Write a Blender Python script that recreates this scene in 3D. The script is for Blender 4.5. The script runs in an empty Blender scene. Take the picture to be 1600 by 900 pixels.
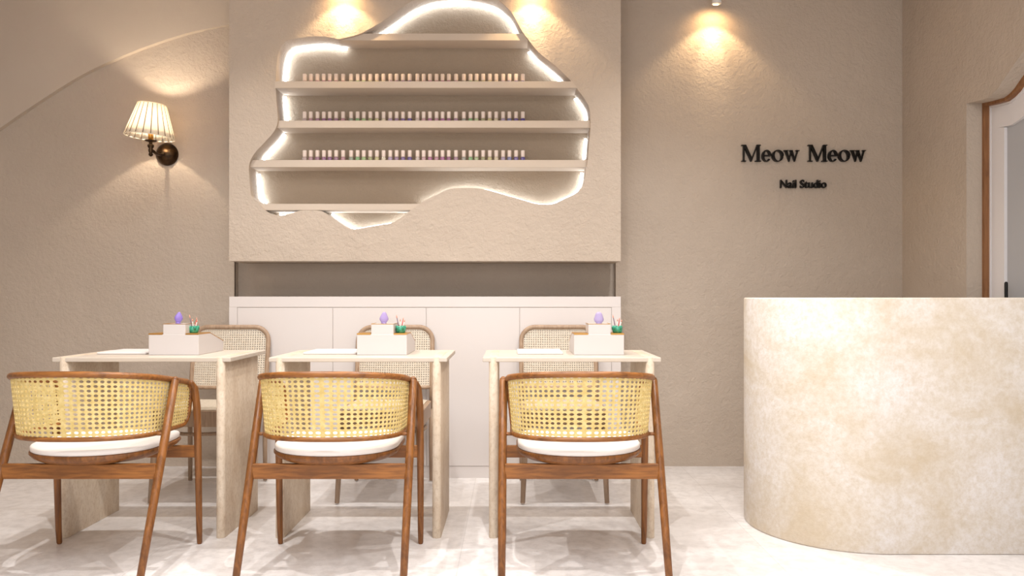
import bpy, bmesh, math, random
from mathutils import Vector, Matrix
random.seed(7)
PI = math.pi
C = bpy.context.scene.collection
SC = bpy.context.scene

# ------------------------------------------------------------------ camera
F, HX, HY = 1245.0, 800.0, 464.5        # focal length in pixels, vanishing point of a 1600x900 frame
cd = bpy.data.cameras.new('camera')
cam = bpy.data.objects.new('camera', cd); C.objects.link(cam)
cam.location = (0, 0, 1); cam.rotation_euler = (PI/2, 0, 0)
cd.sensor_width = 36; cd.lens = 36*F/1600; cd.shift_y = (HY-450)/1600
cd.clip_start = .02
SC.camera = cam

def P(px, py, d):                        # photograph point at depth d -> place
    return Vector(((px-HX)*d/F, d, 1+(HY-py)*d/F))

# ------------------------------------------------------------------ light and exposure
SC.view_settings.view_transform = 'Standard'
SC.view_settings.look = 'None'
SC.view_settings.gamma = 1
SC.view_settings.use_curve_mapping = False
SC.view_settings.exposure = 0.47
w = bpy.data.worlds.new('World'); SC.world = w; w.use_nodes = True
w.node_tree.nodes['Background'].inputs[0].default_value = (.80, .82, .86, 1)
w.node_tree.nodes['Background'].inputs[1].default_value = .9

def lamp(name, kind, loc, energy, col, aim=None, **kw):
    l = bpy.data.lights.new(name, kind); l.energy = energy; l.color = col
    for k, v in kw.items(): setattr(l, k, v)
    o = bpy.data.objects.new(name, l); C.objects.link(o); o.location = loc
    if aim is not None:
        o.rotation_euler = (Vector(aim)-Vector(loc)).to_track_quat('-Z', 'Y').to_euler()
    return o
NEUTRAL = (1, .985, .96)
WARM = (1, .72, .40)
CEIL = 2.9
# recessed ceiling downlights over the work tables, in two rows
for x, y, e in ((-1.38, 3.70, 46), (-.45, 3.70, 46), (.80, 3.70, 58)):
    lamp('downlight', 'SPOT', (x, y, CEIL-.03), e, NEUTRAL, (x, y, 0), spot_size=math.radians(104), spot_blend=1.0, shadow_soft_size=.018)
for x, y, e in ((-1.15, 2.36, 88), (.05, 2.36, 88), (.75, 2.0, 45), (1.95, 1.75, 40)):
    lamp('downlight', 'SPOT', (x, y, CEIL-.03), e, NEUTRAL, (x, y, 0), spot_size=math.radians(140), spot_blend=1.0, shadow_soft_size=.018)
# added unseen ceiling fill to lift the walls, and the shop window behind the camera
lamp('ceiling_fill_light', 'AREA', (-.3, .9, CEIL-.05), 56, (.97, .985, 1), (-.3, .9, 0), shape='RECTANGLE', size=3.2, size_y=1.6)
lamp('shop_window_light', 'AREA', (-.3, -2.3, 1.5), 42, (.90, .955, 1), (-.3, 4, 1.2), shape='RECTANGLE', size=4.2, size_y=2.2)

# ------------------------------------------------------------------ mesh helpers
class MB:
    def __init__(s): s.v = []; s.f = []; s.sm = []
    def add(s, vs, fs, smooth=False):
        b = len(s.v); s.v += [tuple(v) for v in vs]
        s.f += [tuple(i+b for i in f) for f in fs]; s.sm += [smooth]*len(fs)
        return s
    def box(s, x0, x1, y0, y1, z0, z1):
        vs = [(x, y, z) for z in (z0, z1) for y in (y0, y1) for x in (x0, x1)]
        return s.add(vs, [(0, 2, 3, 1), (4, 5, 7, 6), (0, 1, 5, 4), (2, 6, 7, 3), (0, 4, 6, 2), (1, 3, 7, 5)])
    def prism(s, pts, fn, smooth=False):   # pts: 2D outline, fn(p, k) -> 3D for k = 0, 1
        n = len(pts)
        vs = [fn(p, 0) for p in pts]+[fn(p, 1) for p in pts]
        fs = [tuple(range(n))[::-1], tuple(range(n, 2*n))]
        s.add(vs, fs)
        b = len(s.v)-2*n
        for i in range(n):
            j = (i+1) % n
            s.f.append((b+i, b+j, b+n+j, b+n+i)); s.sm.append(smooth)
        return s
    def tube(s, path, r, n=10, closed=False, sx=1.0, ref=None, cap=True, round_end=False):
        path = [Vector(p) for p in path]; m = len(path)
        rr = list(r) if isinstance(r, (list, tuple)) else [r]*m
        if round_end and not closed:
            t0 = (path[0]-path[1]).normalized(); t1 = (path[-1]-path[-2]).normalized()
            a, b = rr[0], rr[-1]
            path = [path[0]+t0*a*.95, path[0]+t0*a*.7]+path+[path[-1]+t1*b*.7, path[-1]+t1*b*.95]
            rr = [a*.25, a*.72]+rr+[b*.72, b*.25]; m = len(path)
        vs = []; up = None
        for i, p in enumerate(path):
            a = path[(i-1) % m] if (closed or i > 0) else p
            c = path[(i+1) % m] if (closed or i < m-1) else p
            t = (c-a).normalized()
            if up is None:
                up = Vector(ref) if ref else (Vector((0, 0, 1)) if abs(t.z) < .9 else Vector((1, 0, 0)))
            u = (up-t*up.dot(t)).normalized(); up = u; q = t.cross(u)
            for k in range(n):
                an = 2*PI*k/n
                vs.append(p+u*math.cos(an)*rr[i]*sx+q*math.sin(an)*rr[i])
        fs = []
        for i in range(m if closed else m-1):
            j = (i+1) % m
            for k in range(n):
                l = (k+1) % n
                fs.append((i*n+k, i*n+l, j*n+l, j*n+k))
        if not closed and cap:
            fs.append(tuple(range(n))[::-1]); fs.append(tuple(range((m-1)*n, m*n)))
        return s.add(vs, fs, True)
    def lathe(s, prof, n=24, c=(0, 0, 0), ex=1.0, ey=1.0, cap=True, axis='z', smooth=True, pw=None):
        vs = []
        for r, h in prof:
            for k in range(n):
                a = 2*PI*k/n; ca, sa = math.cos(a), math.sin(a)
                if pw:
                    ca = math.copysign(abs(ca)**pw, ca); sa = math.copysign(abs(sa)**pw, sa)
                x, y = r*ca*ex, r*sa*ey
                vs.append((c[0]+x, c[1]+y, c[2]+h) if axis == 'z' else (c[0]+x, c[1]-h, c[2]+y))
        fs = []
        for i in range(len(prof)-1):
            for k in range(n):
                l = (k+1) % n
                fs.append((i*n+k, i*n+l, (i+1)*n+l, (i+1)*n+k))
        if cap:
            fs.append(tuple(range(n))[::-1]); m = len(prof)-1
            fs.append(tuple(range(m*n, m*n+n)))
        return s.add(vs, fs, smooth)
    def dish(s, prof, n=56, hw=1.0, yb=.9, yf=1.1):
        vs = []
        for r, h in prof:
            for k in range(n):
                a = 2*PI*k/n; ca, sa = math.cos(a), math.sin(a)
                pw = .95 if sa < 0 else .34
                x = r*hw*math.copysign(abs(ca)**pw, ca)
                y = -r*yb*abs(sa)**pw if sa < 0 else r*yf*abs(sa)**pw
                vs.append((x, y, h))
        fs = []
        for i in range(len(prof)-1):
            for k in range(n):
                l = (k+1) % n; fs.append((i*n+k, i*n+l, (i+1)*n+l, (i+1)*n+k))
        fs.append(tuple(range(n))[::-1]); m = len(prof)-1; fs.append(tuple(range(m*n, m*n+n)))
        return s.add(vs, fs, True)
    def build(s, name, mat, parent=None, bevel=0, solid=0, seg=2, rot=None):
        me = bpy.data.meshes.new(name); me.from_pydata(s.v, [], s.f)
        me.polygons.foreach_set('use_smooth', s.sm)
        bm = bmesh.new(); bm.from_mesh(me)
        if not solid: bmesh.ops.recalc_face_normals(bm, faces=bm.faces)
        bm.to_mesh(me); bm.free()
        me.materials.append(mat)
        o = bpy.data.objects.new(name, me); C.objects.link(o)
        if parent: o.parent = parent
        if bevel:
            m = o.modifiers.new('bevel', 'BEVEL'); m.width = bevel; m.segments = seg; m.limit_method = 'ANGLE'; m.angle_limit = .7
        if solid:
            m = o.modifiers.new('solid', 'SOLIDIFY'); m.thickness = solid; m.offset = 0
        return o

def tag(o, label, cat, group=None):
    o['label'] = label; o['category'] = cat
    if group: o['group'] = group
    return o
def empty(name, loc=(0, 0, 0), rz=0):
    o = bpy.data.objects.new(name, None); C.objects.link(o)
    o.location = loc; o.rotation_euler = (0, 0, rz); o.empty_display_size = .1
    return o
def struct(o): o['kind'] = 'structure'; return o
def copy_tree(o, parent=None):
    c = o.copy(); C.objects.link(c)
    if parent: c.parent = parent
    for ch in list(o.children): copy_tree(ch, c)
    return c
def fill2d(splines, k0, k1, fn, name, mat, parent=None, smooth=False):   # outline(s) with holes, filled and extruded
    cu = bpy.data.curves.new('t', 'CURVE'); cu.dimensions = '2D'; cu.fill_mode = 'BOTH'; cu.extrude = .5
    for pts in splines:
        sp = cu.splines.new('POLY'); sp.points.add(len(pts)-1); sp.use_cyclic_u = True
        for p, q in zip(sp.points, pts): p.co = (q[0], q[1], 0, 1)
    to = bpy.data.objects.new('t', cu); C.objects.link(to)
    bpy.context.view_layer.update()
    me = bpy.data.meshes.new_from_object(to.evaluated_get(bpy.context.evaluated_depsgraph_get()))
    bpy.data.objects.remove(to); bpy.data.curves.remove(cu)
    for v in me.vertices:
        k = k0 if v.co.z < 0 else k1
        v.co = fn(v.co.x, v.co.y, k)
    bm = bmesh.new(); bm.from_mesh(me)
    bmesh.ops.remove_doubles(bm, verts=bm.verts, dist=1e-5)
    bmesh.ops.recalc_face_normals(bm, faces=bm.faces); bm.to_mesh(me); bm.free()
    for p in me.polygons: p.use_smooth = False
    me.name = name; me.materials.clear(); me.materials.append(mat)
    o = bpy.data.objects.new(name, me); C.objects.link(o)
    if parent: o.parent = parent
    return o
def catmull(pts, k=4, closed=True):
    n = len(pts); out = []
    for i in range(n if closed else n-1):
        g = lambda j: Vector(pts[j % n]) if closed else Vector(pts[max(0, min(n-1, j))])
        p0, p1, p2, p3 = g(i-1), g(i), g(i+1), g(i+2)
        for q in range(k):
            t = q/k
            out.append(.5*(2*p1+(p2-p0)*t+(2*p0-5*p1+4*p2-p3)*t*t+(3*p1-p0-3*p2+p3)*t**3))
    if not closed: out.append(Vector(pts[-1]))
    return out

# ------------------------------------------------------------------ materials
def lin(r, g, b):
    f = lambda c: (c/255/12.92) if c/255 <= .04045 else ((c/255+.055)/1.055)**2.4
    return (f(r), f(g), f(b), 1)
def mat(name, col, rough=.6, metal=0, spec=.5):
    m = bpy.data.materials.new(name); m.use_nodes = True
    b = m.node_tree.nodes['Principled BSDF']
    b.inputs['Base Color'].default_value = col; b.inputs['Roughness'].default_value = rough
    b.inputs['Metallic'].default_value = metal; b.inputs['Specular IOR Level'].default_value = spec
    return m
def nodes(m): return m.node_tree.nodes, m.node_tree.links, m.node_tree.nodes['Principled BSDF']
def noise(m, scale, detail=4, rough=.55, vec=(1, 1, 1), dist=0):
    n, l, b = nodes(m)
    tc = n.new('ShaderNodeTexCoord'); mp = n.new('ShaderNodeMapping'); mp.inputs['Scale'].default_value = vec
    t = n.new('ShaderNodeTexNoise'); t.inputs['Scale'].default_value = scale; t.inputs['Detail'].default_value = detail
    t.inputs['Roughness'].default_value = rough; t.inputs['Distortion'].default_value = dist
    l.new(tc.outputs['Object'], mp.inputs[0]); l.new(mp.outputs[0], t.inputs['Vector'])
    return t.outputs['Fac']
def ramp(m, fac, stops):
    n, l, b = nodes(m)
    r = n.new('ShaderNodeValToRGB'); e = r.color_ramp.elements
    while len(e) < len(stops): e.new(.5)
    for el, (p, c) in zip(e, stops): el.position = p; el.color = c
    l.new(fac, r.inputs[0]); return r.outputs[0]
def mixc(m, fac, a, bcol, kind='MIX'):
    n, l, b = nodes(m)
    x = n.new('ShaderNodeMix'); x.data_type = 'RGBA'; x.blend_type = kind
    if isinstance(fac, float): x.inputs[0].default_value = fac
    else: l.new(fac, x.inputs[0])
    for s, v in ((6, a), (7, bcol)):
        if isinstance(v, tuple): x.inputs[s].default_value = v
        else: l.new(v, x.inputs[s])
    return x.outputs[2]
def bump(m, fac, strength, dist=.01):
    n, l, b = nodes(m)
    x = n.new('ShaderNodeBump'); x.inputs['Strength'].default_value = strength; x.inputs['Distance'].default_value = dist
    l.new(fac, x.inputs['Height'])
    if b.inputs['Normal'].is_linked: l.new(b.inputs['Normal'].links[0].from_socket, x.inputs['Normal'])
    l.new(x.outputs[0], b.inputs['Normal'])
def setcol(m, sock): m.node_tree.links.new(sock, m.node_tree.nodes['Principled BSDF'].inputs['Base Color'])

def plaster(name, a, b, bmp=.5, fine=70):
    m = mat(name, a, .9, 0, .2)
    setcol(m, ramp(m, noise(m, 1.6, 5, .6), [(.3, a), (.7, b)]))
    bump(m, noise(m, fine, 5, .6, dist=.4), bmp, .006)
    bump(m, noise(m, 9, 3, .5), bmp*.6, .01)
    return m
M = {}
M['wall'] = plaster('taupe_stucco', lin(186, 171, 156), lin(194, 179, 164), 1.0, 48)
M['smooth'] = plaster('taupe_paint', lin(194, 179, 164), lin(200, 186, 171), .15)
M['niche'] = plaster('shaded_taupe_stucco', lin(160, 143, 124), lin(168, 151, 132), 1.0, 60)  # wall stucco with the shade inside the niche put into its colour
M['ceil'] = plaster('ceiling_paint', lin(205, 190, 174), lin(210, 195, 180), .05)
m = M['counter'] = mat('counter_plaster', (1, 1, 1, 1), .85, 0, .2)
n1 = noise(m, 2.3, 6, .65, (1, 1, 1.3), .6); n2 = noise(m, 48, 7, .75)
c = ramp(m, n1, [(.36, lin(204, 190, 170)), (.50, lin(216, 208, 199)), (.62, lin(223, 218, 215))])
c = mixc(m, ramp(m, n2, [(.35, (.5, .5, .5, 1)), (.6, (0, 0, 0, 1))]), c, lin(190, 172, 145))
setcol(m, c); bump(m, n2, .35, .006); bump(m, noise(m, 160, 3), .25, .002)
m = M['floor'] = mat('floor_stone', (1, 1, 1, 1), .28, 0, .45)
n1 = noise(m, 2.2, 7, .62, dist=.8); n2 = noise(m, 22, 5, .65)
c = ramp(m, n1, [(.33, lin(212, 206, 203)), (.5, lin(226, 221, 219)), (.66, lin(236, 232, 231))])
c = mixc(m, ramp(m, n2, [(.40, (.35, .35, .35, 1)), (.55, (0, 0, 0, 1))]), c, lin(188, 182, 178))
nn, ll, bb = nodes(m)
br = nn.new('ShaderNodeTexBrick'); br.offset = 0; br.inputs['Scale'].default_value = 1; br.inputs['Mortar Size'].default_value = .002
br.inputs['Brick Width'].default_value = 1.2; br.inputs['Row Height'].default_value = .94; br.inputs['Mortar Smooth'].default_value = .3
tc = nn.new('ShaderNodeTexCoord'); mp = nn.new('ShaderNodeMapping'); mp.inputs['Location'].default_value = (.2, -.01, 0)
ll.new(tc.outputs['Object'], mp.inputs[0]); ll.new(mp.outputs[0], br.inputs['Vector'])
c = mixc(m, ramp(m, br.outputs['Fac'], [(0, (0, 0, 0, 1)), (1, (.35, .35, .35, 1))]), c, lin(170, 163, 158))
setcol(m, c)
def wood(name, a, b, rough=.38, vec=(3, 3, .35), sc=22):
    m = mat(name, a, rough, 0, .4)
    f = noise(m, sc, 4, .6, vec, .5)
    setcol(m, ramp(m, f, [(.32, a), (.68, b)])); bump(m, f, .06, .002)
    return m
M['walnut'] = wood('walnut', lin(98, 58, 26), lin(142, 90, 44))
M['walnut_bar'] = wood('walnut_bar', lin(104, 62, 27), lin(154, 98, 46), .38, (.35, 3, 3))
M['bentwood'] = wood('bentwood', lin(148, 122, 100), lin(176, 150, 126), .45)
M['doorwood'] = wood('door_wood', lin(120, 78, 46), lin(150, 104, 66), .5)
def cane(name, a, b):
    m = mat(name, a, .55, 0, .35)
    setcol(m, ramp(m, noise(m, 60, 3, .6), [(.35, a), (.65, b)]))
    bump(m, noise(m, 300, 2, .5), .3, .002)
    return m
M['cane'] = cane('golden_cane', lin(206, 180, 112), lin(224, 202, 142))
M['palecane'] = cane('pale_cane', lin(204, 191, 172), lin(216, 205, 188))
m = M['cushion'] = mat('cushion_fabric', lin(236, 230, 226), .9, 0, .1)
bump(m, noise(m, 260, 2), .25, .002)
m = M['travertine'] = mat('travertine', (1, 1, 1, 1), .5, 0, .4)
n1 = noise(m, 6, 6, .68, (2.0, 2.0, .8), .3); n2 = noise(m, 75, 5, .7, (1, 1, .7))
c = ramp(m, n1, [(.3, lin(200, 178, 154)), (.5, lin(214, 197, 176)), (.7, lin(224, 210, 192))])
c = mixc(m, ramp(m, n2, [(.36, (.45, .45, .45, 1)), (.52, (0, 0, 0, 1))]), c, lin(178, 152, 124))
setcol(m, c); bump(m, n2, .1, .002)
m = M['tabletop'] = mat('pale_travertine', (1, 1, 1, 1), .4, 0, .4)
setcol(m, ramp(m, noise(m, 5, 5, .6, (1, 4, 4)), [(.3, lin(194, 181, 166)), (.7, lin(203, 191, 178))]))
M['white'] = mat('white_lacquer', lin(216, 208, 204), .45); bump(M['white'], noise(M['white'], 40, 2), .01, .001)
M['organizer'] = mat('white_acrylic', lin(203, 196, 193), .4); bump(M['organizer'], noise(M['organizer'], 30, 2), .01, .001)
M['gold'] = mat('brass', lin(196, 146, 74), .35, .85); bump(M['gold'], noise(M['gold'], 200, 2), .02, .001)
M['gap'] = mat('shadow_gap', lin(206, 198, 192), .8)
M['pad'] = mat('white_pad', lin(214, 208, 205), .7); bump(M['pad'], noise(M['pad'], 200, 2), .1, .001)
m = M['bronze'] = mat('dark_bronze', lin(58, 44, 32), .3, .9); setcol(m, ramp(m, noise(m, 30, 3), [(.3, lin(46, 34, 24)), (.7, lin(84, 64, 44))]))
M['teal'] = mat('teal_glass', lin(36, 132, 104), .2); setcol(M['teal'], ramp(M['teal'], noise(M['teal'], 90, 3), [(.3, lin(22, 112, 86)), (.7, lin(66, 160, 130))]))
M['black'] = mat('black_gloss', lin(14, 10, 8), .3, 0, .25); bump(M['black'], noise(M['black'], 20, 2), .01, .001)
M['doorwhite'] = mat('door_white', lin(226, 222, 222), .5); bump(M['doorwhite'], noise(M['doorwhite'], 60, 3), .05, .002)
m = M['frost'] = mat('frosted_glass', lin(198, 196, 196), .35)
m.node_tree.nodes['Principled BSDF'].inputs['Transmission Weight'].default_value = .35
bump(m, noise(m, 120, 2), .05, .001)
M['spotwhite'] = mat('lamp_white', lin(225, 222, 218), .4); bump(M['spotwhite'], noise(M['spotwhite'], 50, 2), .01, .001)
def emit(name, col, s):
    m = mat(name, col, .5); b = m.node_tree.nodes['Principled BSDF']
    b.inputs['Emission Color'].default_value = col; b.inputs['Emission Strength'].default_value = s
    return m
M['led'] = emit('led_white', (.80, .90, 1, 1), 10)
M['bulb'] = emit('warm_bulb', (1, .85, .62, 1), 8)
m = M['shade'] = bpy.data.materials.new('pleated_fabric'); m.use_nodes = True
nn = m.node_tree.nodes; ll = m.node_tree.links
pb = nn['Principled BSDF']; pb.inputs['Base Color'].default_value = (.92, .88, .80, 1); pb.inputs['Roughness'].default_value = .9
tr = nn.new('ShaderNodeBsdfTranslucent'); tr.inputs[0].default_value = (1, .93, .82, 1)
mx = nn.new('ShaderNodeMixShader'); mx.inputs[0].default_value = .55
ll.new(pb.outputs[0], mx.inputs[1]); ll.new(tr.outputs[0], mx.inputs[2])
ll.new(mx.outputs[0], nn['Material Output'].inputs['Surface'])
M['pleat_seam'] = mat('pleat_seam', lin(150, 130, 108), .9)

# ------------------------------------------------------------------ the room
BACK, RW, LW, FRONT = 4.716, 2.31, -3.16, -2.45
BF = 4.407                                     # front of the niche block and the cabinet
o = struct(MB().box(LW-.15, 4.2, FRONT-.15, 5.0, -.12, 0).build('floor', M['floor']))
o = struct(MB().box(LW-.15, RW+.2, FRONT-.15, 5.0, CEIL, CEIL+.1).build('ceiling', M['ceil']))
SX0, SX1, SZ0, SZ1, SD = -1.640, .614, .88, 1.32, 4.775
b = MB()
b.box(LW-.15, SX0, BACK, 4.98, 0, CEIL).box(SX1, RW+.2, BACK, 4.98, 0, CEIL)
b.box(SX0, SX1, BACK, 4.98, 0, SZ0).box(SX0, SX1, BACK, 4.98, SZ1, CEIL).box(SX0, SX1, SD, 4.98, SZ0, SZ1)
struct(b.build('wall_back', M['wall']))
struct(MB().box(-1.818, SX0, BACK-.010, BACK+.01, 0, CEIL).build('trim_1', M['wall']))
struct(MB().box(LW-.15, LW, FRONT, BACK, 0, CEIL).build('wall_left', M['wall']))
# wall behind the camera with the shop window opening
b = MB()
b.box(LW-.15, -2.5, FRONT-.15, FRONT, 0, CEIL).box(1.9, RW+.2, FRONT-.15, FRONT, 0, CEIL)
b.box(-2.5, 1.9, FRONT-.15, FRONT, 0, .35).box(-2.5, 1.9, FRONT-.15, FRONT, 2.65, CEIL)
struct(b.build('wall_front', M['wall']))
# arched upper wall that steps forward over the left bay
arch = [(-60, 250), (0, 206), (34, 182), (67, 160), (133, 119), (200, 88), (256, 67), (300, 53.5), (330, 47), (358, 42), (377, 39.5)]
ap = [P(x, y, BACK) for x, y in arch]
ap = catmull([(p.x, p.z) for p in ap], 4, False)
pts = [(q[0], q[1]) for q in ap]
pts = [(LW-.1, pts[0][1]-.1)]+pts+[(pts[-1][0], CEIL+.02), (LW-.1, CEIL+.02)]
struct(fill2d([pts], 0, 1, lambda x, y, k: Vector((x, BACK-.032 if k else BACK+.005, y)), 'wall_arch', M['smooth']))

# right wall with the shouldered arch doorway (outline in depth / height)
half = [(4.05, 0), (4.05, 1.986), (3.96, 1.975), (3.87, 1.968), (3.83, 1.976), (3.79, 1.992), (3.74, 2.025), (3.66, 2.075), (3.595, 2.112), (3.48, 2.165), (3.36, 2.19), (3.28, 2.195)]
def opening(off=0.0):
    mir = [(2*3.28-a, z) for a, z in half[::-1][1:]]
    out = half+mir
    if not off: return out
    res = []
    for i, p in enumerate(out):
        if i == 0: res.append((p[0]-off, 0)); continue
        if i == len(out)-1: res.append((p[0]+off, 0)); continue
        a, c = Vector(out[i-1]), Vector(out[i+1]); q = Vector(p)
        n1 = (q-a).normalized(); n2 = (c-q).normalized()
        n1 = Vector((-n1.y, n1.x)); n2 = Vector((-n2.y, n2.x)); nb = (n1+n2).normalized()
        res.append(tuple(q+nb*off/max(.5, nb.dot(n1))))
    return res
op = opening()
wl = [(BACK, 0), (BACK, CEIL), (FRONT, CEIL), (FRONT, 0)]+op[::-1]
struct(fill2d([wl], 0, 1, lambda x, y, k: Vector((RW+.085*k, x, y)), 'wall_right', M['wall']))
def band(o0, o1, x0, x1, name, mt, parent=None):
    A, B = opening(o0), opening(o1)
    return fill2d([A+B[::-1]], 0, 1, lambda x, y, k: Vector((x1 if k else x0, x, y)), name, mt, parent)
struct(band(-.05, .016, RW+.079, RW+.106, 'trim_2', M['doorwood']))
d1 = empty('door_1', (0, 0, 0)); d1['kind'] = 'structure'
band(-.04, .026, RW+.106, RW+.15, 'door_frame', M['doorwhite'], d1)
band(.027, .132, RW+.110, RW+.145, 'door_stile', M['doorwhite'], d1)
A = opening(.128)
fill2d([A], 0, 1, lambda x, y, k: Vector((RW+.125+.008*k, x, y)), 'glass_pane', M['frost'], d1)
hb = MB().tube([(RW+.085, 3.862, .66), (RW+.085, 3.862, 1.068)], .008, 8, round_end=True)
hb.tube([(RW+.085, 3.862, .72), (RW+.130, 3.862, .72)], .006, 8).tube([(RW+.085, 3.862, .94), (RW+.130, 3.862, .94)], .006, 8)
hb.build('door_handle', M['black'], d1)
# side room floor and wall outside the door, so that the doorway does not open onto nothing
struct(MB().box(4.1, 4.2, 1.5, 5.0, 0, CEIL).build('wall_outside', M['ceil']))

# ------------------------------------------------------------------ niche block
NX = [(528.5, 61), (546, 57.5), (564, 52), (583, 42), (600, 32), (615, 21), (628.7, 11), (645, 1), (668, -8), (690, -12), (712, -13), (735, -11.5), (758, -7), (778, 0),
      (799, 19), (813, 44), (824, 60), (842, 82), (866.7, 102), (889, 123), (904, 142), (918, 162), (922, 178), (922.5, 200), (920, 227), (918.6, 249), (916, 264),
      (912, 287), (901, 301), (883, 310), (866, 318), (851, 319.5), (836, 318), (824.5, 314.6), (781, 302), (760, 296.5), (745, 294), (725, 293.5), (705, 294.5), (684.6, 303),
      (664, 313), (641, 329), (630, 337.5), (613, 348), (599, 350.5), (575, 354.5), (554, 358), (544, 356), (527.5, 346), (508, 333), (500, 329.3), (485, 328.6), (469, 329), (460, 332), (440, 336.7),
      (424, 334), (413, 328), (402, 315), (393, 306.5), (390, 281), (389, 259), (396.7, 241), (413, 223), (428, 205.6), (434, 190), (433, 170), (432, 160), (431, 141), (430.7, 125),
      (432, 104), (436, 80), (446.7, 64), (472, 58.7), (500, 56.7), (520, 59)]
out = [(p.x, p.z) for p in (P(x, y, BF) for x, y in NX)]
sm = [(v[0], v[1]) for v in catmull(out, 3)]
ND = 4.575
bx0, bx1 = P(358, 0, BF).x, P(970, 0, BF).x
bz0 = P(0, 408, BF).z
rect = [(bx0, bz0), (bx1, bz0), (bx1, CEIL), (bx0, CEIL)]
blk = fill2d([rect, sm], 0, 1, lambda x, y, k: Vector((x, ND if k else BF, y)), 'wall_niche', M['wall'])
struct(blk)
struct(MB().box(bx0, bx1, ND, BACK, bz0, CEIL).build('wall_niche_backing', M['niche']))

def span(z, lo, hi):                       # where the niche outline crosses height z between lo and hi
    xs = []
    for i in range(len(sm)):
        a, c = sm[i], sm[(i+1) % len(sm)]
        if (a[1]-z)*(c[1]-z) < 0: xs.append(a[0]+(c[0]-a[0])*(z-a[1])/(c[1]-a[1]))
    return xs
SH = []                                     # top y, bottom y, left px, right px, front depth
shelf_defs = [(52.5, 63, 545, 818, 4.428, 'topmost plaster shelf of the wall niche, short and empty'),
              (127, 137.3, 429, 893, 4.404, 'plaster niche shelf carrying the highest row of nail polish'),
              (188.5, 199.5, 434, 922, 4.425, 'plaster niche shelf carrying the middle row of nail polish'),
              (250, 261, 390, 919, 4.432, 'plaster niche shelf carrying the lowest row of nail polish'),
              (318.5, 328.3, 404, 656, 4.425, 'lowest plaster shelf of the wall niche, short and empty above the curved lip')]
for yt, yb, l, r, fd, lab in shelf_defs:
    zt, zb = P(0, yt, fd).z, P(0, yb, fd).z
    def edge(z, px):
        t = P(px, 0, BF).x; xs = span(z, 0, 0); return min(xs, key=lambda q: abs(q-t)) if xs else t
    L1, L0, R1, R0 = edge(zt, l), edge(zb, l), edge(zt, r), edge(zb, r)
    if yt == 52.5: L1 = P(556, 0, BF).x; L0 = P(532, 0, BF).x
    if yt == 318.5: R1 = P(657, 0, BF).x; L0 = P(414, 0, BF).x
    e = .004
    quad = [(L0-e, zb), (R0+e, zb), (R1+e, zt), (L1-e, zt)]
    s = MB().prism(quad, lambda p, k: (p[0], ND+.002 if k else fd, p[1])).build('niche_shelf', M['smooth'])
    tag(s, lab, 'shelf', 'shelves of the wall niche')
    SH.append((zt, zb, P(l, 0, BF).x, P(r, 0, BF).x, fd))

# LED strips along the back edge of the niche, one per gap between shelves
n = len(sm); area = sum(sm[i][0]*sm[(i+1) % n][1]-sm[(i+1) % n][0]*sm[i][1] for i in range(n))
sg = 1 if area > 0 else -1
ins = []
for i in range(n):
    a, c = Vector(sm[i-1]), Vector(sm[(i+1) % n]); t = (c-a).normalized()
    ins.append(Vector(sm[i])+Vector((-t.y, t.x))*sg*.012)
def blocked(p):
    for zt, zb, l, r, fd in SH:
        if zb-.008 < p.y < zt+.008 and l-.05 < p.x < r+.05: return True
    return False
start = next(i for i in range(n) if blocked(ins[i]))
segs = []; cur = []
for k in range(n+1):
    p = ins[(start+k) % n]
    if blocked(p):
        if len(cur) > 3: segs.append(cur)
        cur = []
    else: cur.append(p)
names = []
def led_label(sg_):
    cx = sum(p.x for p in sg_)/len(sg_); cz = sum(p.y for p in sg_)/len(sg_)
    side = 'left' if cx < P(600, 0, BF).x else 'right'
    return cx, cz
LEDS = []
for sgm in segs:
    st = MB().tube([(p.x, ND-.022, p.y) for p in sgm], .0065, 8).build('light_strip', M['led'])
    LEDS.append((st, sgm))
def has(sgm, px, py):
    q = P(px, py, BF); return min((Vector((q.x, q.z))-p).length for p in sgm)
led_names = [((712, -13), 'glowing white light strip over the topmost shelf in the crown of the niche'),
             ((455, 62), 'glowing white light strip around the left shoulder of the niche above the highest polish row'),
             ((842, 82), 'glowing white light strip on the sloping right edge between topmost shelf and highest polish row'),
             ((432, 160), 'glowing white light strip on the left edge between highest and middle polish shelves'),
             ((910, 150), 'glowing white light strip on the right edge between highest and middle polish shelves'),
             ((413, 223), 'glowing white light strip on the slanted left edge between middle and lowest polish shelves'),
             ((920, 227), 'glowing white light strip on the right edge between middle and lowest polish shelves'),
             ((390, 281), 'glowing white light strip on the left edge under the lowest polish shelf'),
             ((901, 301), 'glowing white light strip around the lower right corner of the niche'),
             ((440, 336), 'tiny glowing light strip under the left end of the lowest shelf'),
             ((554, 358), 'glowing white light strip in the pointed bottom dip of the niche')]
left = list(LEDS)
for (px, py), lab in led_names:
    if not left: break
    b_ = min(left, key=lambda q: has(q[1], px, py))
    if has(b_[1], px, py) < .06:
        tag(b_[0], lab, 'light strip', 'light strips around the wall niche'); left.remove(b_)
for st, sgm in left:
    tag(st, 'short glowing light strip on the niche edge', 'light strip', 'light strips around the wall niche')

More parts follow.
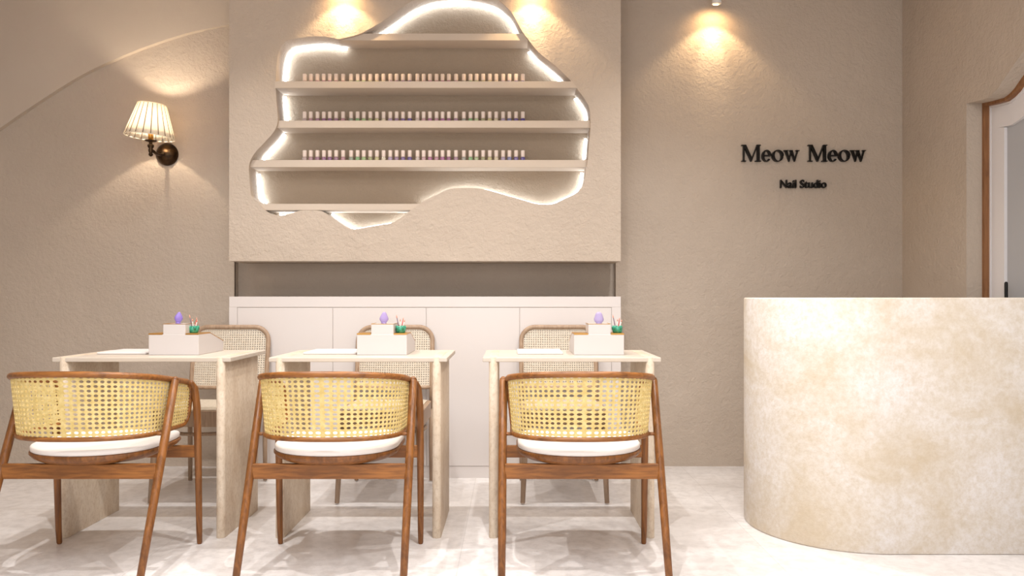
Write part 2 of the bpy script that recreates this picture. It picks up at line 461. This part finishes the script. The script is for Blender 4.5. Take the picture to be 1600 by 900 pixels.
# ------------------------------------------------------------------ nail polish bottles
BX = [476.4, 486, 496.2, 506.2, 515.6, 525.6, 536.4, 548.8, 559, 568.6, 578.8, 589, 599.4, 610, 619.8, 629.8, 640.4,
      652.4, 662, 672, 682.2, 691.6, 701.4, 712.6, 724.8, 735.2, 744.6, 755, 765.4, 775.4, 786.2, 796, 806.4, 816.8]
PC = [('beige', (196, 160, 150)), ('rose', (188, 130, 140)), ('mauve', (176, 112, 140)), ('plum', (160, 92, 136)), ('purple', (150, 84, 142)), ('mauve', (168, 108, 138)), ('pink', (196, 128, 140)),
      ('sage', (150, 160, 132)), ('green', (126, 186, 104)), ('lime', (160, 196, 112)), ('olive', (172, 172, 104)), ('yellow', (206, 190, 110)), ('cream', (222, 200, 160)), ('lilac', (176, 140, 178)), ('mauve', (164, 118, 154)), ('violet', (132, 92, 160)), ('indigo', (104, 74, 166)),
      ('beige', (206, 176, 160)), ('pink', (206, 146, 150)), ('magenta', (186, 96, 150)), ('rose', (194, 124, 144)), ('magenta', (184, 88, 150)), ('plum', (168, 84, 136)), ('mauve', (176, 124, 150)),
      ('grey', (160, 156, 140)), ('green', (134, 190, 110)), ('lime', (176, 192, 124)), ('olive', (176, 166, 106)), ('yellow', (206, 188, 112)), ('cream', (220, 196, 150)), ('lilac', (178, 150, 186)), ('blue', (122, 118, 184)), ('violet', (120, 88, 170)), ('indigo', (86, 62, 166))]
ORD = 'first second third fourth fifth sixth seventh eighth ninth tenth eleventh twelfth thirteenth fourteenth fifteenth sixteenth seventeenth'.split()
M['cap'] = mat('polish_cap', lin(226, 208, 196), .45); bump(M['cap'], noise(M['cap'], 60, 2), .02, .001)
def polish_mat(i):
    nm, c = PC[i]; av = sum(c)/3*.9; c = tuple(.55*q+.45*av for q in c); mm = mat('polish_'+nm, lin(*c), .15, 0, .6); bump(mm, noise(mm, 50, 2), .01, .001); return mm
glass0 = cap0 = None
def rsq(r, n_=16): return r
for ri, rowname in ((1, 'highest'), (2, 'middle'), (3, 'lowest')):
    zt = SH[ri][0]
    for i, px in enumerate(BX):
        t = empty('nail_polish_bottle', ((px-HX)*4.497/F, 4.497+random.uniform(-.002, .002), zt), random.uniform(-.12, .12))
        if glass0 is None:
            g = MB().lathe([(.0118, 0), (.0128, .002), (.0128, .022), (.0105, .026), (.006, .0275)], 16, pw=.6)
            glass0 = g.build('bottle_glass', polish_mat(0), t).data
            cp = MB().lathe([(.0108, .0275), (.0112, .029), (.0112, .0625), (.0102, .0648)], 16, pw=.75)
            cap0 = cp.build('cap', M['cap'], t).data
        else:
            gm = PMESH.get(i) if ri > 1 else None
            if gm is None:
                gm = glass0.copy(); gm.materials.clear(); gm.materials.append(polish_mat(i))
            for nm, me in (('bottle_glass', gm), ('cap', cap0)):
                q = bpy.data.objects.new(nm, me); C.objects.link(q); q.parent = t
        if ri == 1:
            if i == 0: PMESH = {0: glass0}
            else: PMESH[i] = gm
        half_ = 'left-hand' if i < 17 else 'right-hand'
        tag(t, '%s nail polish bottle, %s from left in the %s bunch, %s row' % (PC[i][0], ORD[i % 17], half_, rowname),
            'nail polish', 'nail polish bottles in the %s row' % rowname)

# ------------------------------------------------------------------ white cabinet below the niche
cab = empty('storage_cabinet', ((bx0+bx1)/2, BF, 0))
tag(cab, 'long low white storage cabinet with flush doors below the wall niche', 'cabinet')
ox, oy = -(bx0+bx1)/2, -BF
def cbox(x0, x1, y0, y1, z0, z1): return MB().box(x0+ox, x1+ox, y0+oy, y1+oy, z0, z1)
ct = 1.0035
cbox(bx0, bx1, BF+.005, BACK-.002, .0, ct-.002).build('carcass', M['gap'], cab)
dx = [P(x, 0, BF).x for x in (371, 520, 666, 812, 955.5)]
zt_, zb_ = P(0, 480.5, BF).z, P(0, 728, BF).z
cbox(bx0, bx1, BF, BACK-.002, zt_+.002, ct).build('top_panel', M['white'], cab, bevel=.0015)
cbox(bx0, dx[0]-.002, BF, BF+.03, .0, zt_+.0019).build('side_panel', M['white'], cab)
cbox(dx[4]+.002, bx1, BF, BF+.03, .0, zt_+.0019).build('side_panel', M['white'], cab)
cbox(dx[0]-.002, dx[4]+.002, BF+.003, BF+.03, 0, zb_-.002).build('plinth', M['white'], cab)
for i in range(4):
    cbox(dx[i]+.0015, dx[i+1]-.0015, BF, BF+.02, zb_, zt_-.0025).build('cabinet_door', M['white'], cab, bevel=.0012)

# ------------------------------------------------------------------ reception counter with a rounded end
CR, CYc, CXc = .43, 3.522, 0
CXc = .2908*CYc+1.0414*CR
cp = [(CXc+CR*math.cos(a), CYc+CR*math.sin(a)) for a in [PI/2+PI*k/40 for k in range(41)]]
cp += [(RW-.03, CYc-CR), (RW-.03, CYc+CR)]
cen = (1.75, 3.52)
mb = MB().prism([(x-cen[0], y-cen[1]) for x, y in cp], lambda p, k: (p[0], p[1], .9985 if k else 0), smooth=False)
rc = mb.build('reception_counter', M['counter'], bevel=.006); rc.location = (cen[0], cen[1], 0)
for p_ in rc.data.polygons:
    if len(p_.vertices) == 4: p_.use_smooth = True
tag(rc, 'mottled cream plaster reception counter with a rounded end', 'reception counter')

# ------------------------------------------------------------------ manicure tables
TF, TB = 3.302, 3.782
def stadium(x0, x1, y0, y1):
    r = (x1-x0)/2; xc = (x0+x1)/2
    return [(xc+r*math.cos(a), y0+r+r*math.sin(a)) for a in [PI+PI*k/14 for k in range(15)]]+[(xc+r*math.cos(a), y1-r+r*math.sin(a)) for a in [PI*k/14 for k in range(15)]]
TW = .741
tab = empty('manicure_table', (0, 0, 0))
MB().box(-TW/2, TW/2, .003, TB-TF, .7315, .75).build('tabletop', M['tabletop'], tab, bevel=.003)
for s_ in (-1, 1):
    a = s_*(TW/2-.026); b2 = s_*(TW/2-.026-.037)
    MB().prism(stadium(min(a, b2), max(a, b2), 0, .455), lambda p, k: (p[0], p[1], .7512 if k else 0), smooth=True).build('side_panel', M['travertine'], tab, bevel=.001)
TX = [-1.538, -.6395, .2485]
tlab = ['pale travertine manicure table beside the wall lamp, leftmost of three', 'pale travertine manicure table in the middle of the row of three', 'pale travertine manicure table nearest the reception counter']
def org():
    t = empty('nail_tool_organizer')
    prof = [(0, 0), (0, .090), (.135, .090), (.295, .046), (.295, 0)]
    b = MB().prism(prof, lambda p, k: (.216*k, p[0], p[1]))
    b.build('organizer_body', M['organizer'], t, bevel=.002)
    MB().box(.062, .158, .0015, .125, .085, .134).build('raised_box', M['organizer'], t, bevel=.0015)
    g = MB()
    g.box(0, .0605, -.0012, .134, .0885, .094).box(.1595, .216, -.0012, .134, .0885, .094)
    g.build('gold_tray', M['gold'], t)
    e = MB().box(.061, .159, .0008, .004, .1335, .1356).box(.061, .064, .0015, .125, .1335, .1356).box(.156, .159, .0015, .125, .1335, .1356)
    for x in (0, .2135):
        e.prism([(.134, .089), (.134, .092), (.296, .048), (.296, .045)], lambda p, k: (x+.003*k-.0003, p[0], p[1]))
    e.build('gold_edging', M['gold'], t)
    return t
M['lav'] = [mat('lavender_a', lin(136, 112, 186), .3), mat('lavender_b', lin(158, 138, 184), .3), mat('lavender_c', lin(164, 148, 186), .3)]
for q in M['lav']: bump(q, noise(q, 80, 2), .05, .001)
M['brush_red'] = mat('brush_red', lin(196, 70, 62), .35); M['brush_white'] = mat('brush_white', lin(236, 226, 220), .35); M['brush_plum'] = mat('brush_plum', lin(120, 92, 110), .35); M['hair'] = mat('brush_hair', lin(214, 150, 130), .8)
for q in ('brush_red', 'brush_white', 'brush_plum', 'hair'): bump(M[q], noise(M[q], 150, 2), .05, .001)
org0 = org()
OXL = [-1.569, -.670, .268]
POT = [.168, .180, .195]; LAV = [.100, .106, .114]
PADX = [-1.812, -.912, .0235]; PADW = [.215, .231, .20]
where = ['left table by the wall lamp', 'middle table', 'table nearest the reception counter']
ZT = .7502
for i in range(3):
    t = tab if i == 0 else copy_tree(tab)
    t.location = (TX[i], TF, 0); tag(t, tlab[i], 'table', 'manicure tables')
for i in range(3):
    t = org0 if i == 0 else copy_tree(org0)
    t.location = (OXL[i], 3.44, ZT)
    tag(t, 'stepped white organizer with gold edges on the '+where[i], 'organizer', 'organizers on the manicure tables')
    pd = MB().box(-PADW[i]/2, PADW[i]/2, -.12, .12, 0, .010).build('hand_rest_pad', M['pad'], bevel=.004, seg=3)
    pd.location = (PADX[i]+PADW[i]/2, 3.595, ZT)
    tag(pd, 'thin flat white pad lying on the '+where[i], 'pad', 'pads on the manicure tables')
    # lavender petal shaped piece on the raised box
    b = MB(); W_ = (.0155, .018, .0215)[i]; ring = []
    for q in range(13):
        v = q/12; hz = .001+v*.050
        wv = W_*max(.12, math.sin(PI*min(1, .10+.86*v))**.7)*(1-.12*math.cos(v*7+i))
        ring.append((wv, hz))
    b.lathe(ring, 18, ey=.42); b.lathe([(.012, 0), (.012, .003), (.004, .005)], 14)
    lv = b.build('petal_ornament', M['lav'][i]); lv.location = (OXL[i]+LAV[i], 3.505, ZT+.1342); lv.rotation_euler = (0, .10-.05*i, .5-.3*i)
    tag(lv, ['violet', 'pale lavender', 'broad pale lilac'][i]+' petal-shaped piece standing on the organizer of the '+where[i], 'ornament', 'petal-shaped pieces on the organizers')
    px_, py_, pz_ = OXL[i]+POT[i], 3.505, ZT+.0941
    pot = empty('brush_holder', (px_, py_, pz_))
    MB().lathe([(.017, 0), (.021, .003), (.0225, .014), (.021, .025), (.017, .029), (.014, .029), (.014, .010)], 20).build('cup', M['teal'], pot)
    lb = MB()
    for k in range(5):
        a = k*2*PI/5+.3; lb.lathe([(.0055, 0), (.0065, .012), (.0035, .019)], 8, (.0185*math.cos(a), .0185*math.sin(a), .012))
    lb.build('lobes', M['teal'], pot)
    tag(pot, 'small teal brush holder on the organizer of the '+where[i], 'brush holder', 'teal brush holders')
    for k, (bc, dxy, h) in enumerate([('brush_plum', (-.010, .002), .068), ('brush_white', (.0, -.006), .050), ('brush_red', (.006, .004), .056), ('brush_white', (.010, -.003), .046)]):
        bt = empty('nail_brush', (px_+dxy[0]*.55, py_+dxy[1]*.55, pz_+.011))
        top = Vector((dxy[0]*1.1, dxy[1], h*.78)); tip = top*(1/.78)
        MB().tube([(0, 0, 0), top*.5, top], [.0016, .0022, .0018], 8, round_end=True).build('handle', M[bc], bt)
        MB().tube([top, top*.6+tip*.4, tip], [.0018, .0026, .0008], 8).build('bristles', M['hair'], bt)
        tag(bt, ['tall dark-handled', 'white-handled', 'red-handled', 'short white-handled'][k]+' nail brush in the teal holder on the '+where[i], 'brush', 'nail brushes in the teal holders')

# ------------------------------------------------------------------ woven cane sheets with real holes
def cane_sheet(fn, nu, nv, hu, hv, keep):
    b = MB(); idx = {}
    def vid(i, j):                        # half-cell lattice
        if (i, j) not in idx:
            idx[(i, j)] = len(b.v); b.v.append(tuple(fn(i/(2*nu), j/(2*nv))))
        return idx[(i, j)]
    oc = [(-1, -1), (0, -1), (1, -1), (1, 0), (1, 1), (0, 1), (-1, 1), (-1, 0)]
    for i in range(nu):
        for j in range(nv):
            cu, cv = (i+.5)/nu, (j+.5)/nv
            if not keep(cu, cv): continue
            outer = [vid(2*i+1+a, 2*j+1+c) for a, c in oc]
            inner = []
            for a, c in oc:
                k = .70 if a and c else 1.0
                inner.append(len(b.v)); b.v.append(tuple(fn(cu+a*k*hu/(2*nu), cv+c*k*hv/(2*nv))))
            for k in range(8):
                l = (k+1) % 8
                b.f.append((outer[k], outer[l], inner[l], inner[k])); b.sm.append(False)
    return b

# ------------------------------------------------------------------ client armchairs (walnut A-frame, cane barrel back)
YS, YE = -.04, .20                        # straight arms run from YS forward to YE
def plan(s, v):                            # s 0..1 along the U from left arm tip to right arm tip, v 0 bottom .. 1 top
    hw = .249+.016*v; yb = -.238-.026*v; bb = YS-yb
    L1 = YE-YS; L2 = .757; T = 2*L1+L2; q = s*T
    if q < L1: x, y = -hw, YE-q
    elif q > L1+L2: x, y = hw, YS+(q-L1-L2)
    else:
        a = PI*(q-L1)/L2
        ca, sa = math.cos(a), math.sin(a)
        x = -hw*math.copysign(abs(ca)**.86, ca); y = YS-bb*abs(sa)**.86
    ztop = .735-.165*(y+.264); zbot = .506-.03*(y+.238)
    return Vector((x, y, zbot+(ztop-zbot)*v))
AT = 2*(YE-YS)+.757
def loop_path(rc=.055):
    hh = .19; ru = rc/AT; rv = rc/hh; pts = []
    def arc(cu, cv, a0, a1):
        for k in range(7):
            a = a0+(a1-a0)*k/6; pts.append((cu+ru*math.cos(a), cv+rv*math.sin(a)))
    arc(1-ru, 1-rv, 0, PI/2)
    pts.extend([(1-ru-(1-2*ru)*k/56, 1) for k in range(1, 56)])
    arc(ru, 1-rv, PI/2, PI); arc(ru, rv, PI, 1.5*PI)
    pts.extend([(ru+(1-2*ru)*k/56, 0) for k in range(1, 56)])
    arc(1-ru, rv, 1.5*PI, 2*PI)
    return pts, ru, rv
LP, RU, RV = loop_path()
def keep_main(u, v):
    du = max(0, RU-u, u-(1-RU))/RU; dv = max(0, RV-v, v-(1-RV))/RV
    return not (du > 0 and dv > 0 and du*du+dv*dv > 1.0)
ac = empty('cane_armchair')
MB().tube([plan(u, v) for u, v in LP], [.0085+.0028*v for u, v in LP], 10, closed=True).build('back_frame', M['walnut_bar'], ac)
cane_sheet(plan, 60, 14, .68, .66, keep_main).build('cane_back', M['cane'], ac, solid=.0022)
for s_ in (-1, 1):
    MB().tube([(s_*.2855, -.305, 0), (s_*.285, -.20, .235), (s_*.284, -.10, .46), (s_*.283, .0, .688)], [.0125, .0145, .0155, .0145], 12, round_end=False).tube(
        [(s_*.283, .0, .686), (s_*.283, .0035, .694), (s_*.283, .006, .700)], [.0145, .0125, .006], 12).build('leg', M['walnut'], ac)
    MB().tube([(s_*.2845, .233, .006), (s_*.285, .228, .06), (s_*.2855, .214, .40), (s_*.284, .206, .56), (s_*.279, .197, .635), (s_*.272, .180, .658)], [.0105, .0118, .0145, .015, .014, .011], 12, round_end=True).build('leg', M['walnut'], ac)
    MB().tube([(s_*.284, -.083, .500), (s_*.245, -.088, .501)], .0065, 8).build('stretcher_peg', M['walnut'], ac)
bar = MB().box(-.276, .276, -.150, -.128, .349, .4025).build('rear_rail', M['walnut_bar'], ac, bevel=.003)
MB().box(-.276, .276, .208, .228, .354, .4025).build('front_rail', M['walnut_bar'], ac, bevel=.003)
EY = .90
MB().dish([(.05, .392), (.15, .396), (.20, .406), (.224, .419), (.233, .430), (.233, .437), (.228, .440)]).build('seat_shell', M['walnut'], ac)
MB().dish([(.224, .440), (.2285, .443), (.2295, .4555), (.226, .4605), (.218, .4625), (.1, .4645), (.02, .465)]).build('cushion', M['cushion'], ac)
AX = [-1.552, -.655, .250]
alab = ['walnut cane-backed armchair partly cut off by the picture edge, at the left table', 'walnut cane-backed armchair at the middle table', 'walnut cane-backed armchair at the table nearest the reception counter']
alab[0] = 'walnut cane-backed armchair at the left table by the wall lamp'
for i in range(3):
    t = ac if i == 0 else copy_tree(ac)
    t.location = (AX[i], 3.0, 0); tag(t, alab[i], 'chair', 'cane armchairs in front of the tables')

# ------------------------------------------------------------------ technicians' bentwood chairs behind the tables
tc_ = empty('bentwood_chair')              # origin on the floor below the seat centre, back towards +y
BW, BZ0, BZ1, BY = .204, .51, .836, .27
def backpt(x, z): return Vector((x, BY+.055*(z-.51)/.33-.02*(1-(x/BW)**2), z))
R_ = .075
arcp = [(-BW, .40), (-BW, .55), (-BW, .68)]
arcp += [(-BW+R_-R_*math.cos(a), BZ1-R_+R_*math.sin(a)) for a in [PI/2*k/8 for k in range(9)]]
arcp += [(-BW+R_+(2*BW-2*R_)*k/10, BZ1) for k in range(1, 10)]
arcp += [(BW-R_+R_*math.sin(a), BZ1-R_+R_*math.cos(a)) for a in [PI/2*k/8 for k in range(9)]]
arcp += [(BW, .68), (BW, .55), (BW, .40)]
rear = []
MB().tube([backpt(*p) for p in arcp], .0128, 10).build('back_frame', M['bentwood'], tc_)
MB().tube([backpt(-BW+2*BW*k/10, BZ0) for k in range(11)], .010, 8).build('back_rail', M['bentwood'], tc_)
def keep_back(u, v):
    x, z = abs((u*2-1)*BW), BZ0+(BZ1-BZ0)*v
    dx_, dz_ = x-(BW-R_), z-(BZ1-R_)
    return not (dx_ > 0 and dz_ > 0 and math.hypot(dx_, dz_) > R_+.002)
cane_sheet(lambda u, v: backpt((u*2-1)*BW, BZ0+(BZ1-BZ0)*v), 33, 26, .52, .52, keep_back).build('cane_back', M['palecane'], tc_, solid=.002)
def seat_out(k=1.0, ins_=0):
    pts = []
    hx, y0, y1 = .212-ins_, -.215+ins_, .225-ins_
    for cx, cy, a0, r in ((hx-.07, y1-.07, 0, .07), (-hx+.07, y1-.07, PI/2, .07), (-hx+.05, y0+.05, PI, .05), (hx-.05, y0+.05, 1.5*PI, .05)):
        r2 = max(.01, r)
        for q in range(8):
            a = a0+PI/2*q/7; pts.append((cx+r2*math.cos(a), cy+r2*math.sin(a)))
    return pts
so, si = seat_out(), seat_out(1, .032)
fill2d([so, si], 0, 1, lambda x, y, k: Vector((x, y, .448 if k else .372)), 'seat_frame', M['bentwood'], tc_)
def keep_seat(u, v):
    x, y = (u*2-1)*.212, -.215+.44*v
    ix, iy = abs(x)-(.212-.032-.05), max(y-(.225-.032-.05), (-.215+.032+.05)-y)
    return abs(x) < .19 and -.195 < y < .205 and not (ix > 0 and iy > 0 and math.hypot(ix, iy) > .066)
cane_sheet(lambda u, v: Vector(((u*2-1)*.212, -.215+.44*v, .4505)), 38, 40, .42, .42, keep_seat).build('cane_seat', M['palecane'], tc_, solid=.003)
for s_ in (-1, 1):
    MB().tube([(s_*.2035, -.222, .006), (s_*.196, -.205, .2), (s_*.186, -.188, .376)], [.0115, .0145, .0165], 10).build('leg', M['bentwood'], tc_)
    MB().tube([(s_*.2035, .258, .006), (s_*.203, .255, .2), (s_*BW, .255, .41)], [.011, .0128, .0128], 10).build('leg', M['bentwood'], tc_)
MB().tube([(.198*math.cos(2*PI*k/36), .02+.198*math.sin(2*PI*k/36), .33) for k in range(36)], .009, 8, closed=True).build('ring_stretcher', M['bentwood'], tc_)
for (x0, y0) in ((-.19, -.197), (.19, -.197), (-.2, .25), (.2, .25)): pass
CX = [-1.5445, -.642, .2555]
clab = ['pale bentwood chair with cane back behind the left table', 'pale bentwood chair with cane back behind the middle table', 'pale bentwood chair with cane back behind the table nearest the counter']
for i in range(3):
    t = tc_ if i == 0 else copy_tree(tc_)
    t.location = (CX[i], 4.072, 0); tag(t, clab[i], 'chair', 'bentwood chairs behind the tables')

# ------------------------------------------------------------------ wall lamp
sx, sd = -2.040, 4.50
sc_ = empty('wall_lamp', (sx, BACK, 1.845))
tag(sc_, 'bronze wall lamp with a glowing pleated white shade', 'wall lamp')
ly = sd-BACK
MB().lathe([(.067, 0), (.067, .006), (.060, .018), (.046, .034), (.026, .046), (.008, .050)], 32, (0, 0, 0), axis='y').build('wall_plate', M['bronze'], sc_)
MB().tube([(0, -.045, 0), (0, -.09, -.018), (0, -.15, -.022), (0, ly, -.008)], .0085, 10).build('arm', M['bronze'], sc_)
MB().lathe([(.004, -.050), (.011, -.044), (.013, -.036), (.008, -.031), (.011, -.026), (.014, -.014), (.010, -.006), (.017, .004), (.018, .014), (.009, .022), (.010, .030), (.026, .034), (.034, .040), (.030, .041), (.012, .038)], 20, (0, ly, 0)).build('stem', M['bronze'], sc_)
MB().lathe([(.014, .038), (.014, .092), (.012, .094)], 16, (0, ly, 0)).build('socket', M['gold'], sc_)
MB().lathe([(.008, .094), (.019, .125), (.021, .145), (.015, .163), (.004, .170)], 16, (0, ly, 0)).build('bulb', M['bulb'], sc_)
NP = 20; vs = []; fs = []; ns = NP*4
for h, r in ((.060, .131), (.12, .1125), (.18, .094), (.243, .0745)):
    for k in range(ns):
        a = 2*PI*k/ns; rr = r*(1+.028*math.cos(NP*a))
        vs.append((rr*math.cos(a), ly+rr*math.sin(a), h))
for i in range(3):
    for k in range(ns):
        l = (k+1) % ns; fs.append((i*ns+k, i*ns+l, (i+1)*ns+l, (i+1)*ns+k))
sh_ = MB().add(vs, fs, True).build('lamp_shade', M['shade'], sc_, solid=.0012)
b = MB()
for k in range(NP):
    a = 2*PI*(k+.5)/NP
    p0 = Vector((.1285*math.cos(a), ly+.1285*math.sin(a), .061)); p1 = Vector((.0735*math.cos(a), ly+.0735*math.sin(a), .242))
    b.tube([p0, p1], [.0030, .0020], 5)
b.build('pleat_seam', M['pleat_seam'], sh_)
b = MB()
for h, r in ((.060, .1325), (.243, .0755)):
    b.tube([(r*math.cos(2*PI*k/48), ly+r*math.sin(2*PI*k/48), h) for k in range(48)], .0026, 6, closed=True)
b.build('shade_trim', M['shade'], sh_)
sh_.rotation_euler = (0, math.radians(4.5), 0); sh_.location = (-.012, 0, 0)
lamp('wall_lamp_light', 'POINT', (sx, sd, 2.028), 7, (1, .84, .64), shadow_soft_size=.012)

# ------------------------------------------------------------------ ceiling spotlights grazing the walls
for i, (x, y, wall, lab) in enumerate(((-.925, 4.31, BF, 'small white ceiling spotlight above the left shoulder of the niche'), (.108, 4.31, BF, 'small white ceiling spotlight above the right slope of the niche'), (1.182, 4.60, BACK, 'small white ceiling spotlight above the wall lettering'))):
    t = empty('ceiling_spotlight', (x, y, CEIL)); tag(t, lab, 'spotlight', 'ceiling spotlights grazing the walls')
    MB().lathe([(.035, 0), (.035, -.012), (.012, -.014)], 20).build('canopy', M['spotwhite'], t)
    MB().lathe([(.008, -.013), (.008, -.100), (.026, -.105), (.027, -.205), (.0255, -.207), (.0235, -.205), (.0235, -.17), (.010, -.168)], 20).build('lamp_head', M['spotwhite'], t)
    z0 = CEIL-.207
    lamp('spot_beam', 'SPOT', (x, y, z0), 6.5, WARM, (x, y, 0), spot_size=math.radians(108), spot_blend=.35, shadow_soft_size=.012)
    lamp('spot_beam', 'SPOT', (x, y, z0), 5, (1, .80, .52), (x, wall, z0-.26), spot_size=math.radians(40), spot_blend=.9, shadow_soft_size=.012)
    lamp('spot_beam', 'SPOT', (x, y, z0), 2.6, (1, .62, .28), (x, wall, z0-.12), spot_size=math.radians(140), spot_blend=1.0, shadow_soft_size=.012)

# ------------------------------------------------------------------ wall lettering
UN = BACK/F                                   # one photograph pixel on the back wall
def letter(polys, holes_ok, ox_, oy_, name, parent, mt=M['black'], dep=(.004, .022)):
    outs = []
    for poly in polys:
        outs.append([((x+ox_)*UN, (-y-oy_)*UN) for x, y in poly])
    return outs
sign = empty('shop_name_lettering', (0, BACK, 1)); tag(sign, 'large raised black serif letters reading Meow Meow on the wall', 'sign')
sub = empty('shop_type_lettering', (0, BACK, 1)); tag(sub, 'small raised black letters reading Nail Studio under the larger lettering', 'sign')
def put(polys, x, y, parent):                 # each polygon one overlapping prism; together one letter
    b = MB()
    for i, poly in enumerate(polys):
        k_ = .0002*i
        pts = [((x+a-HX)*UN, (HY-(y+c))*UN) for a, c in poly]
        b.prism(pts, lambda p, k: (p[0], -.004 if k else -.022-k_, p[1]))
    b.build('letter', M['black'], parent)
def ringpoly(cx, cy, rx, ry, tx, ty, a0, a1, tilt=0, n_=28):
    o_ = []; i_ = []
    for k in range(n_+1):
        a = a0+(a1-a0)*k/n_
        c_, s2 = math.cos(a), math.sin(a)
        o_.append((cx+rx*c_, cy+ry*s2)); i_.append((cx+(rx-tx)*c_+tilt*s2, cy+(ry-ty)*s2))
    return [[o_[k], o_[k+1], i_[k+1], i_[k]] for k in range(n_)]
BL = 253.2; H_ = 26.0; XH = 17.6               # baseline, cap height, x height
def glyph_M():
    return [[(0, -H_), (6.5, -H_), (6.5, -H_+1.3), (0, -H_+1.3)], [(23.5, -H_), (30, -H_), (30, -H_+1.3), (23.5, -H_+1.3)],
            [(2.6, -H_), (4.6, -H_), (4.6, 0), (2.6, 0)], [(0, -1.3), (7, -1.3), (7, 0), (0, 0)],
            [(24.2, -H_), (28.2, -H_), (28.2, 0), (24.2, 0)], [(21.5, -1.3), (30.5, -1.3), (30.5, 0), (21.5, 0)],
            [(2.6, -H_), (7.0, -H_), (16.8, -4.5), (14.4, 0)], [(24.0, -H_), (25.8, -H_), (15.6, 0), (14.0, -.6)]]
def glyph_e(w_=14.5):
    cx, cy, rx, ry = w_/2, -XH/2, w_/2, XH/2+.3
    return ringpoly(cx, cy, rx, ry, 3.7, 1.5, .62, 2*PI-.02)+[[(2.6, cy-1.1), (w_-.1, cy-1.1), (w_-.1, cy+.5), (2.6, cy+.5)]]
def glyph_o(w_=18):
    return ringpoly(w_/2, -XH/2, w_/2, XH/2+.3, 4.0, 1.4, 0, 2*PI, .7, 36)
def glyph_w(w_=24):
    x = lambda q: q*w_/24
    return [[(x(1.2), -XH), (x(5.2), -XH), (x(9.2), -2.5), (x(7.8), .2)], [(x(11.0), -XH), (x(12.6), -XH), (x(8.6), .2), (x(7.4), -.4)],
            [(x(9.8), -XH), (x(13.4), -XH), (x(17.6), -2.5), (x(16.4), .2)], [(x(20.6), -XH), (x(22.4), -XH), (x(17.2), .2), (x(16.0), -.4)],
            [(0, -XH), (x(6.6), -XH), (x(6.6), -XH+1.2), (0, -XH+1.2)], [(x(8.6), -XH), (x(14), -XH), (x(14), -XH+1.2), (x(8.6), -XH+1.2)], [(x(18.6), -XH), (x(24.2), -XH), (x(24.2), -XH+1.2), (x(18.6), -XH+1.2)]]
for wx in (1157.2, 1260.6):
    put(glyph_M(), wx, BL, sign); put(glyph_e(), wx+31.6, BL, sign); put(glyph_o(), wx+47.3, BL, sign); put(glyph_w(), wx+66, BL, sign)
def textmesh(s, size, ext, off):
    cu = bpy.data.curves.new('t', 'FONT'); cu.body = s; cu.size = size; cu.extrude = ext; cu.offset = off
    to = bpy.data.objects.new('t', cu); C.objects.link(to); bpy.context.view_layer.update()
    me = bpy.data.meshes.new_from_object(to.evaluated_get(bpy.context.evaluated_depsgraph_get()))
    bpy.data.objects.remove(to); bpy.data.curves.remove(cu); return me
TXT = 'Nail Studio'; full = textmesh(TXT, 1, 0, 0)
x0t, x1t = min(v.co.x for v in full.vertices), max(v.co.x for v in full.vertices)
fac = 71.5*UN/(x1t-x0t); yh = 12.2*UN/max(v.co.y for v in full.vertices)
for i, ch in enumerate(TXT):
    if ch == ' ': continue
    pre = textmesh(TXT[:i+1], 1, 0, 0); mx_ = max(v.co.x for v in pre.vertices); bpy.data.meshes.remove(pre)
    me = textmesh(ch, 1, .5, .014); mxc = max(v.co.x for v in me.vertices)
    for v in me.vertices:
        x = (v.co.x-mxc+mx_-x0t+.012)*fac
        v.co = (x+(1218-HX)*UN, -.022 if v.co.z > 0 else -.005, v.co.y*yh+(HY-294)*UN)
    bm = bmesh.new(); bm.from_mesh(me); bmesh.ops.recalc_face_normals(bm, faces=bm.faces); bm.to_mesh(me); bm.free()
    me.name = 'letter'; me.materials.clear(); me.materials.append(M['black'])
    q = bpy.data.objects.new('letter', me); C.objects.link(q); q.parent = sub
